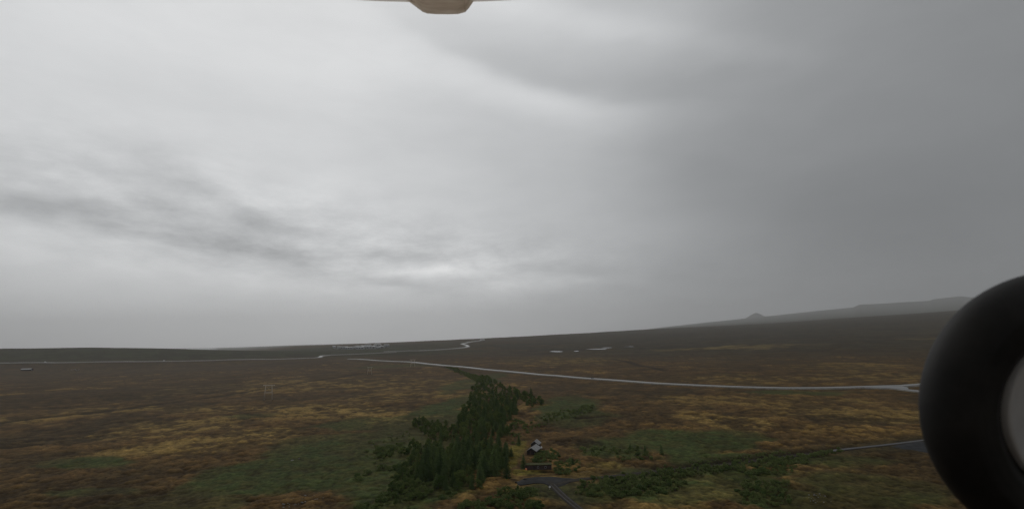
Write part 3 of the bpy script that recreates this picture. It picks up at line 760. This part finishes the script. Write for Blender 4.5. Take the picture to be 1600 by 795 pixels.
# shrubs
for zone, (pix, sp_, cut, s0, s1, lab) in enumerate((
        ([(838, 706), (868, 704), (876, 716), (862, 722), (828, 724), (835, 714)], 2.4, None, .7, 1.25, 'willow shrub at the %s of the scrub between cottage and brown shed'),
        ([(868, 724), (900, 716), (908, 736), (890, 742), (868, 740)], 2.2, None, .6, 1.1, 'pale willow shrub at the %s of the scrub right of the brown shed'),
        ([(812, 668), (850, 650), (880, 640), (930, 632), (925, 646), (880, 655), (840, 668), (825, 680)], 4.2, .35, .6, 1.2, 'willow shrub at the %s of the green rise beyond the cottage'),
        ([(900, 690), (960, 688), (1030, 696), (1035, 716), (1000, 722), (940, 716), (900, 705)], 3.8, .48, .6, 1.15, 'willow shrub at the %s of the loose scrub right of the cottage'),
        ([(905, 754), (960, 748), (1030, 740), (1080, 738), (1088, 748), (1050, 772), (1000, 778), (940, 775), (900, 772)], 2.3, .16, .6, 1.25, 'willow shrub at the %s of the thicket between lane and farm track'),
        ([(925, 745), (1030, 734), (1120, 725.5), (1230, 712), (1318, 701), (1316, 706), (1240, 722), (1120, 739), (1030, 748), (925, 756)], 2.2, .14, .6, 1.15, 'willow shrub at the %s of the hedge along the near edge of the lane'),
        ([(1000, 731), (1100, 719), (1230, 704), (1240, 709), (1120, 722), (1010, 734)], 3.2, .3, .5, .85, 'low willow shrub at the %s of the hedge beyond the lane'),
        ([(1150, 734), (1200, 726), (1262, 716), (1258, 724), (1225, 745), (1235, 790), (1170, 795), (1150, 770), (1170, 745)], 2.3, .22, .5, 1.1, 'willow shrub at the %s of the strip running down from the lane'),
        ([(694, 573), (716, 575.5), (756, 590), (748, 600), (728, 588)], 5.0, None, .9, 1.7, 'willow shrub at the %s of the ditch running to the main road'),
        ([(560, 690), (640, 670), (660, 690), (600, 735), (560, 730)], 6.5, .5, .4, .85, 'willow shrub at the %s of the open green slope beside the wood'),
        ([(584, 700), (640, 690), (655, 740), (680, 760), (690, 806), (540, 806), (582, 770), (556, 745), (600, 730)], 2.5, .40, .7, 1.3, 'willow shrub at the %s of the rough scrub left of the near wood'),
        ([(800, 644), (815, 646), (822, 668), (812, 700), (802, 694)], 3.6, .3, .7, 1.4, 'willow shrub at the %s of the gap between wood and cottage'),
        ([(690, 772), (800, 762), (860, 768), (880, 800), (680, 800)], 2.3, .24, .6, 1.3, 'willow shrub at the %s of the low scrub left of the farm track'))):
    place('shrub', scatter(pix, sp_, .95, 80 + zone, noise_cut=cut, mind=sp_ * .55), s0, s1, lab, 'willow shrubs')
settle('spruce', 290, 'far_spruces', 'mass of spruces deep in the wood'); settle('birch', 290, 'far_birches', 'mass of birches in the far end of the wood')
settle('shrub', 300, 'willow_scrub', 'low willow scrub scattered over the green ground')
print('COUNTS', CNT)

# ------------------------------------------------------------------ cottages, shed and small things round the yard
def cottage(name, p, rz, w, L, wall, ridge, label, windows):
    """gable end towards local -y"""
    root = empty(name, p, rz); h = w / 2
    MB().prism([(-h, -.6), (h, -.6), (h, wall), (0, ridge - .12), (-h, wall)], 0, L).build('wall', 'darkwall', root)
    roof = empty('roof', (0, 0, 0)); roof.parent = root
    n = 14; dx = .35
    for sd in (-1, 1):
        sl = (ridge - wall) / h
        ex = h + dx; ez = ridge - sl * ex
        prof = [(0, ridge + .04), (sd * ex, ez + .04), (sd * ex, ez - .05), (0, ridge - .05)]
        for k in range(n):                       # roofing sheets with raised seams
            y0 = -.5 + (L + 1) * k / n; y1 = -.5 + (L + 1) * (k + 1) / n - .03
            pr = prof if sd > 0 else prof[::-1]
            MB().prism([(a, b + (k % 2) * .012) for a, b in pr], y0, y1).build('roof_sheet', 'tinroof', roof)
    MB().box(-.14, .14, -.52, L + .52, ridge + .03, ridge + .09).build('ridge_cap', 'tinroof', roof)
    for (x0, x1, z0, z1) in windows:
        wd = MB().box(x0, x1, -.05, -.003, z0, z1).build('window', 'brownwall', root)
        MB().box(x0 + .07, x1 - .07, -.062, -.052, z0 + .07, z1 - .07).build('pane', 'glass', wd)
    MB().box(-.95, -.1, -.05, -.003, -.2, 1.75).build('door', 'brownwall', root)
    return tag(root, label, 'cottage')
p = at(830.5, 709.5); pr = at(842.5, 697.5)
ang = math.atan2(pr.y - p.y, pr.x - p.x) - math.pi / 2
cottage('cottage', p, -.30, 4.6, 9.0, 1.7, 3.1, 'small dark cottage with pale grey gabled roof beside the wood', [(.5, 1.5, .6, 1.4)])
p2 = at(835.5, 699.2)
cottage('cottage', p2, -.28, 4.0, 5.0, 1.9, 3.3, 'grey roofed cabin half hidden behind the front cottage', [(.4, 1.2, .7, 1.4)])
# long low shed with turf roof
pl = at(821, 733.2); prr = at(862, 732.6); Ls = (prr - pl).length
shed = empty('long_shed', ((pl.x + prr.x) / 2, (pl.y + prr.y) / 2, min(pl.z, prr.z)), math.atan2(prr.y - pl.y, prr.x - pl.x))
hx = Ls / 2
MB().box(-hx, hx, 0, 3.2, -.5, 1.75).build('wall', 'brownwall', shed)
for k in range(int(Ls / .4)):
    x0 = -hx + k * Ls / int(Ls / .4); MB().box(x0, x0 + .34, -.035, -.002, -.4, 1.72).build('board', 'brownwall', shed)
MB().prism([(-hx - .2, 1.78), (hx + .2, 1.78), (hx + .1, 2.0), (-hx - .1, 2.0)], -.25, 3.5).build('roof', 'turf', shed)
for x0, x1, z0, z1 in ((-.5, .15, .55, 1.35), (2.6, 3.4, .5, 1.3)):
    wd = MB().box(x0, x1, -.07, -.037, z0, z1).build('window', 'cream', shed); MB().box(x0 + .08, x1 - .08, -.082, -.072, z0 + .08, z1 - .08).build('pane', 'glass', wd)
MB().box(-2.2, -1.35, -.07, -.037, -.3, 1.5).build('door', 'darkwall', shed)
tag(shed, 'long low dark brown timber shed with turf roof above the gravel yard', 'shed')

def barrel(name, p, r, h, m, band, label):
    root = empty(name, p)
    MB().lathe([(0, -.1), (r * .95, -.1), (r, .03), (r * 1.04, h * .5), (r, h - .03), (r * .93, h), (r * .9, h - .03), (0, h - .03)], 16).build('body', m, root, smooth=True)
    for q in (.33, .66): MB().lathe([(r * 1.0, h * q - .03), (r * 1.08, h * q - .02), (r * 1.08, h * q + .02), (r * 1.0, h * q + .03)], 16).build('hoop', band, root, smooth=True)
    MB().tube((r * .5, 0, h - .03), (r * .5, 0, h + .04), .05).build('cap', band, root)
    return tag(root, label, 'barrel')
barrel('orange_barrel', at(822, 735), .42, .95, 'orange', 'orange', 'small orange barrel at the left end of the long brown shed')
barrel('white_barrel', at(846, 700), .36, .9, 'white', 'cream', 'small white barrel just right of the grey roofed cottage')
ps = at(859, 763.4)
sg = empty('signboard', ps, .1)
MB().box(-.05, .05, -.05, .05, -.3, 1.1).build('post', 'wood', sg); MB().box(-.33, .33, -.075, -.053, .5, 1.1).build('board', 'white', sg)
tag(sg, 'small white signboard on a post where the farm track meets the yard', 'sign')

def rock_mesh(i, m):
    g = np.random.default_rng(700 + i); V = []; n, k = 8, 5
    for a in range(1, k):
        th = math.pi * a / k
        for b in range(n):
            ph = 2 * math.pi * b / n; s = g.uniform(.78, 1.15); V.append((s * math.sin(th) * math.cos(ph), s * math.sin(th) * math.sin(ph) * .8, s * math.cos(th) * .62))
    V.append((0, 0, .6)); V.append((0, 0, -.6)); t, bt = len(V) - 2, len(V) - 1
    Fc = [(a * n + b, (a + 1) * n + b, (a + 1) * n + (b + 1) % n, a * n + (b + 1) % n) for a in range(k - 2) for b in range(n)]
    Fc += [(t, b, (b + 1) % n) for b in range(n)] + [(bt, (k - 2) * n + (b + 1) % n, (k - 2) * n + b) for b in range(n)]
    return mesh('rock', V, Fc, m)
ROCK = [rock_mesh(i, 'rock') for i in range(5)]; BROCK = [rock_mesh(9 + i, 'blackrock') for i in range(2)]
def rock(me, p, s, label, group=None, rz=None):
    o = obj('rock', me, None, (p.x, p.y, p.z + s * .12), random.uniform(0, 6.3) if rz is None else rz); o.scale = (s, s, s * random.uniform(.8, 1.1))
    return tag(o, label, 'rock', group)
rock(BROCK[0], at(820, 748.5), .85, 'black boulder at the upper left edge of the gravel yard')
rock(BROCK[1], at(806.5, 753.5), .6, 'dark boulder at the left tip of the gravel yard')
rock(ROCK[0], at(809, 752.2), .4, 'small pale stone at the left tip of the gravel yard')
rock(ROCK[1], at(456.5, 719.5), .8, 'larger grey stone of the pair lying on the green slope')
rock(ROCK[2], at(467.5, 715.8), .6, 'paler stone of the pair lying on the green slope')
for i in range(46):
    t = random.random(); px = 436 + 66 * t + random.gauss(0, 5); py = 795 - 20 * t + random.gauss(0, 4.5)
    rock(random.choice(ROCK), at(px, py), random.uniform(.2, .48), 'grey stone in the rock heap at the bottom left of the wood', 'stones of the rock heap')
for i in range(18):
    rock(random.choice(ROCK), at(random.uniform(1262, 1300), random.uniform(769, 785)), random.uniform(.16, .34), 'small pale stone strewn on the brown slope at lower right', 'stones strewn at lower right')
for i in range(16):
    rock(random.choice(ROCK), at(random.uniform(106, 124), random.uniform(576.8, 578.3)), random.uniform(1.0, 1.9), 'pale stone in the small heap below the coast road', 'stones of the heap below the coast road')

# ------------------------------------------------------------------ H-frame pylons
def pylon(p, rz, hgt, label, group):
    root = empty('power_pylon', p, rz); s = hgt / 13.0
    for sd in (-1, 1): MB().tube((sd * 3.9 * s, 0, -.6), (sd * 2.9 * s, 0, 12.6 * s), .36, .30, 8).build('pole', 'wood', root, smooth=True)
    MB().box(-5.3 * s, 5.3 * s, -.34, .34, 12.3 * s, 12.85 * s).build('crossarm', 'wood', root)
    MB().box(-3.5 * s, 3.5 * s, -.66, -.38, 5.9 * s, 6.55 * s).build('crossbar', 'wood', root)
    for sd in (-1, 1): MB().tube((sd * 3.4 * s, -.42, 6.6 * s), (-sd * 2.85 * s, -.42 - .05 * sd, 12.2 * s), .05, .05, 6).build('brace', 'wood', root)
    for k in (-1, 0, 1): MB().lathe([(0, 0), (.09, 0), (.13, .15), (.08, .2), (.13, .35), (.08, .4), (.13, .55), (.07, .6), (0, .6)], 8).build('insulator', 'cream', root, (k * 4.2 * s, 0, 12.3 * s - .62))
    return tag(root, label, 'pylon', group)
for px, py, hpx, lab in ((419, 624, 22.5, 'nearest wooden two-legged power pylon on the brown moor'), (577.5, 584, 11, 'middle wooden power pylon beyond the nearest one'), (645, 573, 11.5, 'farthest wooden power pylon, beside the main road')):
    p = at(px, py); pylon(p, -.08, hpx / FPX * depth_of(p), lab, 'wooden power pylons')

# ------------------------------------------------------------------ vehicles on the roads
def car_parts(kind):
    if kind == 'van': prof = [(-2.6, .35), (2.5, .35), (2.6, .9), (2.2, 1.15), (1.55, 2.0), (1.3, 2.15), (-2.55, 2.15), (-2.62, 1.9)]; win = [(.2, 1.5)]; w = .98
    else: prof = [(-2.1, .32), (2.1, .32), (2.2, .62), (2.1, .85), (1.2, .98), (.45, 1.48), (-1.2, 1.5), (-2.0, 1.02), (-2.2, .95), (-2.22, .6)]; win = [(-1.2, -.3), (-.2, .55)]; w = .88
    return prof, win, w
def car(name, p, rz, kind, paint, label):
    root = empty(name, p, rz); prof, win, w = car_parts(kind)
    MB().prism(prof, -w, w).build('body', paint, root)
    for sd in (-1, 1):
        for (a, b) in win:
            z0, z1 = (1.35, 1.9) if kind == 'van' else (1.0, 1.38)
            MB().box(a, b, sd * w - .005 if sd > 0 else -w - .012, w + .012 if sd > 0 else -w + .005, z0, z1).build('window', 'glass', root)
        for xx in (-1.45, 1.45):
            wh = MB().tube((xx, sd * (w - .22), .33), (xx, sd * (w + .02), .33), .34, n=14).build('wheel', 'tyre', root)
            MB().tube((xx, sd * (w + .015), .33), (xx, sd * (w + .03), .33), .19, n=10).build('rim', 'steel', wh)
        MB().box(2.12 if kind == 'car' else 2.56, 2.2 if kind == 'car' else 2.63, sd * .62 - .16, sd * .62 + .16, .6, .76).build('headlight', 'white', root)
    return tag(root, label, 'van' if kind == 'van' else 'car')
def on_road(key, px, py):
    q = at(px, py); line, hw, bank = ROADS[key]
    i = min(range(1, len(line) - 1), key=lambda k: (line[k].x - q.x) ** 2 + (line[k].y - q.y) ** 2)
    t = line[i + 1] - line[i - 1]; s = Vector((t.y, -t.x, 0)).normalized()
    return Vector((line[i].x, line[i].y, float(H(line[i].x, line[i].y)) + bank + .02)) + s * 1.7, math.atan2(t.y, t.x)
p, a = on_road('coast_road', 76, 566.5); car('delivery_van', p, a, 'van', 'carwhite', 'white van on the coast road at far left')
p, a = on_road('coast_road', 259, 564); car('delivery_van', p, a, 'van', 'carwhite', 'white van on the coast road above the nearest pylon')
p, a = on_road('main_road', 928, 592); car('dark_car', p, a, 'car', 'cardark', 'dark car driving on the pale main road')

# ------------------------------------------------------------------ far buildings
def hall(name, p, rz, L, w, h, ridge, wall_m, roof_m, label, cat='building', group=None, nwin=3):
    root = empty(name, p, rz)
    MB().prism([(-w / 2, -1.5), (w / 2, -1.5), (w / 2, h), (0, ridge - .1), (-w / 2, h)], -L / 2, L / 2).build('wall', wall_m, root)
    roof = MB(); sl = (ridge - h) / (w / 2)
    for sd in (-1, 1):
        e = w / 2 + .5; pr = [(0, ridge + .2), (sd * e, ridge - sl * e + .2), (sd * e, ridge - sl * e - .05), (0, ridge - .05)]
        roof.prism(pr if sd > 0 else pr[::-1], -L / 2 - .6, L / 2 + .6)
    roof.build('roof', roof_m, root)
    for k in range(nwin):
        y0 = -L / 2 + (k + .5) * L / nwin
        for sd in (-1, 1): MB().box(sd * w / 2 + (.01 if sd > 0 else -.08), sd * w / 2 + (.08 if sd > 0 else -.01), y0 - L * .08, y0 + L * .08, h * .35, h * .75).build('window', 'glass', root)
    MB().box(-1.2, 1.2, -L / 2 - .08, -L / 2 - .01, -.5, min(h * .8, 3)).build('door', 'greyroof', root)
    return tag(root, label, cat, group)
p = at(42, 578.3); hall('long_barn', p, math.pi / 2 + .05, 26, 9, 3.0, 5.0, 'darkwall', 'cream', 'long low dark barn with pale roof below the coast road', 'barn', nwin=5)
g = random.Random(5)
TOWN = [(522, 543.6, 10), (530, 544.6, 14), (538, 545.0, 22), (546, 545.2, 26), (552, 544.2, 16), (559, 543.4, 18), (563, 545.2, 30), (567, 542.4, 16), (572, 543.4, 24), (575, 540.8, 22), (580, 544.5, 30), (586, 542.6, 16), (588, 544.0, 28), (590, 540.9, 26), (597, 543.6, 16), (604, 541.5, 18)]
for i, (px, py, L) in enumerate(TOWN):
    p = at(px, py); hh = g.uniform(6, 11)
    hall('town_building', p, math.pi / 2 + g.uniform(-.5, .5), L * 1.5, g.uniform(12, 18), hh, hh + g.uniform(2, 4), 'cream' if i % 3 else 'greyroof', 'cream' if i % 2 else 'greyroof',
         'pale building of the far town on the horizon left of centre', 'building', 'buildings of the far town')
p = at(754, 531.4); hall('hilltop_hall', p, math.pi / 2, 26, 12, 5, 8, 'white', 'cream', 'white hall on the horizon beside the winding hill road', 'building')

# ------------------------------------------------------------------ the model airplane that carries the camera (local axes: x right, y up, -z ahead)
plane = bpy.data.objects.new('model_airplane', None); COL.objects.link(plane); plane.matrix_world = CAM_M; plane.empty_display_size = .05
tag(plane, 'model airplane seen from its side: black tyre at right, brown wing tip overhead', 'model airplane')
def cpt(px, py, d): return Vector(((px - 800) / FPX * d, (397.5 - py) / FPX * d, -d))
# wheel: axis along local z turned a little
WD = .26; WR = .0712; WA = WR * .225
wc = cpt(1670, 641, WD)
tp = []
for k in range(57):                                # balloon tyre profile with moulded rings
    t = -2.6 + 5.2 * k / 56
    ring = .00045 * (1 if k % 7 in (0, 1) else 0) if abs(t) > .9 else 0
    tp.append(((WR - WA) + (WA + ring) * math.cos(t), (WA + ring) * .95 * math.sin(t)))
wheel = MB().lathe(tp, 128).build('wheel', 'tyre', plane, smooth=True)
wheel.location = wc; wheel.rotation_euler = (rad(-1), rad(-1.5), 0)
hr = WR * .575
MB().lathe([(0, .0085), (.006, .0085), (.0065, .0065), (hr * .45, .006), (hr * .80, .0085), (hr * .92, .0112), (hr * .97, .0120), (hr, .0112), (hr, -.010), (0, -.010)], 96).build('hub', 'hubplastic', wheel, smooth=True)
MB().tube((0, 0, -.02), (0, 0, .06), .002, n=12).build('axle', 'steel', wheel)
MB().lathe([(0, .013), (.0045, .013), (.0045, .0086), (.0025, .0086)], 6).build('axle_nut', 'steel', wheel)
lg = MB(); e = wc + Vector((-.001, 0, .055)); kx = Vector((.34, .06, .06)); lg.tube(e, kx, .0025, n=10); lg.tube(kx, (.30, .16, .12), .0025, n=10)
lg.build('landing_gear_leg', 'steel', plane, smooth=True)
# wing: airfoil extruded along the viewing axis, its tip ahead
TIPD = .95; yb = cpt(0, 4.0, TIPD).y; x0 = cpt(455, 0, TIPD).x; x1 = cpt(905, 0, TIPD).x; ch = x1 - x0
prof = []
for k in range(25): s_ = k / 24; prof.append((x0 + ch * s_, yb + .0052 * 4 * (s_ - .5) ** 2 * 2.6))
for k in range(24, -1, -1):
    s_ = k / 24; prof.append((x0 + ch * s_, yb + .0138 + .055 * (4 * s_ * (1 - s_)) ** .7 * (1.25 - .5 * s_)))
wm = MB(); n = len(prof); wm.add([(x, y, -TIPD) for x, y in prof] + [(x, y, 1.25) for x, y in prof],
    [(i, n + i, n + (i + 1) % n, (i + 1) % n) for i in range(n)] + [tuple(range(n)), tuple(range(2 * n - 1, n - 1, -1))])
wing = wm.build('wing', 'wing', plane)
bl = [(638, 2.5), (650, 11.5), (660, 18.8), (667, 21.6), (681, 22.7), (700, 22.9), (716, 22.6), (727, 19.6), (732.5, 13.5), (740, 2.5)]
f_ = [cpt(a, b, TIPD + .004) for a, b in bl]; bk = [Vector((p.x * .97 + .0002, p.y + .002 + (.006 if 0 < i < 9 else 0), p.z + .075)) for i, p in enumerate(f_)]; n = len(f_)
MB().add(f_ + bk, [tuple(range(n)), tuple(range(2 * n - 1, n - 1, -1))] + [((i + 1) % n, i, n + i, n + (i + 1) % n) for i in range(n)]).build('tip_block', 'plywood', wing)
for a, b in ((672, 9), (706, 8), (722, 11)):
    q = cpt(a, b, TIPD - .0005); MB().tube(q, q + Vector((0, 0, .003)), .0018, n=10).build('screw', 'steel', wing)
# fuselage behind the lens
fz = MB(); secs = [(-1.15, .02, .03, .30), (-.7, .05, .07, .30), (-.2, .085, .13, .30), (.15, .09, .15, .30), (.45, .08, .12, .28), (.60, .05, .06, .26)]
V = []; n = 16
for (xx, wz, hy, cyy) in secs:
    for k in range(n):
        t = 2 * math.pi * k / n; sq = lambda q: math.copysign(abs(q) ** .6, q)
        V.append((xx, cyy + hy * sq(math.sin(t)), .22 + wz * sq(math.cos(t))))
Fc = [(a * n + k, a * n + (k + 1) % n, (a + 1) * n + (k + 1) % n, (a + 1) * n + k) for a in range(len(secs) - 1) for k in range(n)] + [tuple(range(n - 1, -1, -1)), tuple(range((len(secs) - 1) * n, len(secs) * n))]
fz.add(V, Fc).build('fuselage', 'fuselage', plane, smooth=True)

# ------------------------------------------------------------------ haze: one closed box of even, thin mist
HZ = 29500
hz = MB().box(-HZ, HZ, -HZ, 29500, -12, 1680).build('haze', 'white'); hz.data.materials.clear()
hm = bpy.data.materials.new('mist'); hm.use_nodes = True; hm.node_tree.nodes.clear()
pv = hm.node_tree.nodes.new('ShaderNodeVolumePrincipled'); pv.inputs['Color'].default_value = (.98, .985, .99, 1); pv.inputs['Density'].default_value = 4.3e-5; pv.inputs['Anisotropy'].default_value = .45
hm.node_tree.links.new(pv.outputs[0], hm.node_tree.nodes.new('ShaderNodeOutputMaterial').inputs['Volume'])
hm.cycles.volume_sampling = 'DISTANCE'; hm.cycles.homogeneous_volume = True
hz.data.materials.append(hm); hz.display_type = 'WIRE'
tag(hz, kind='stuff')
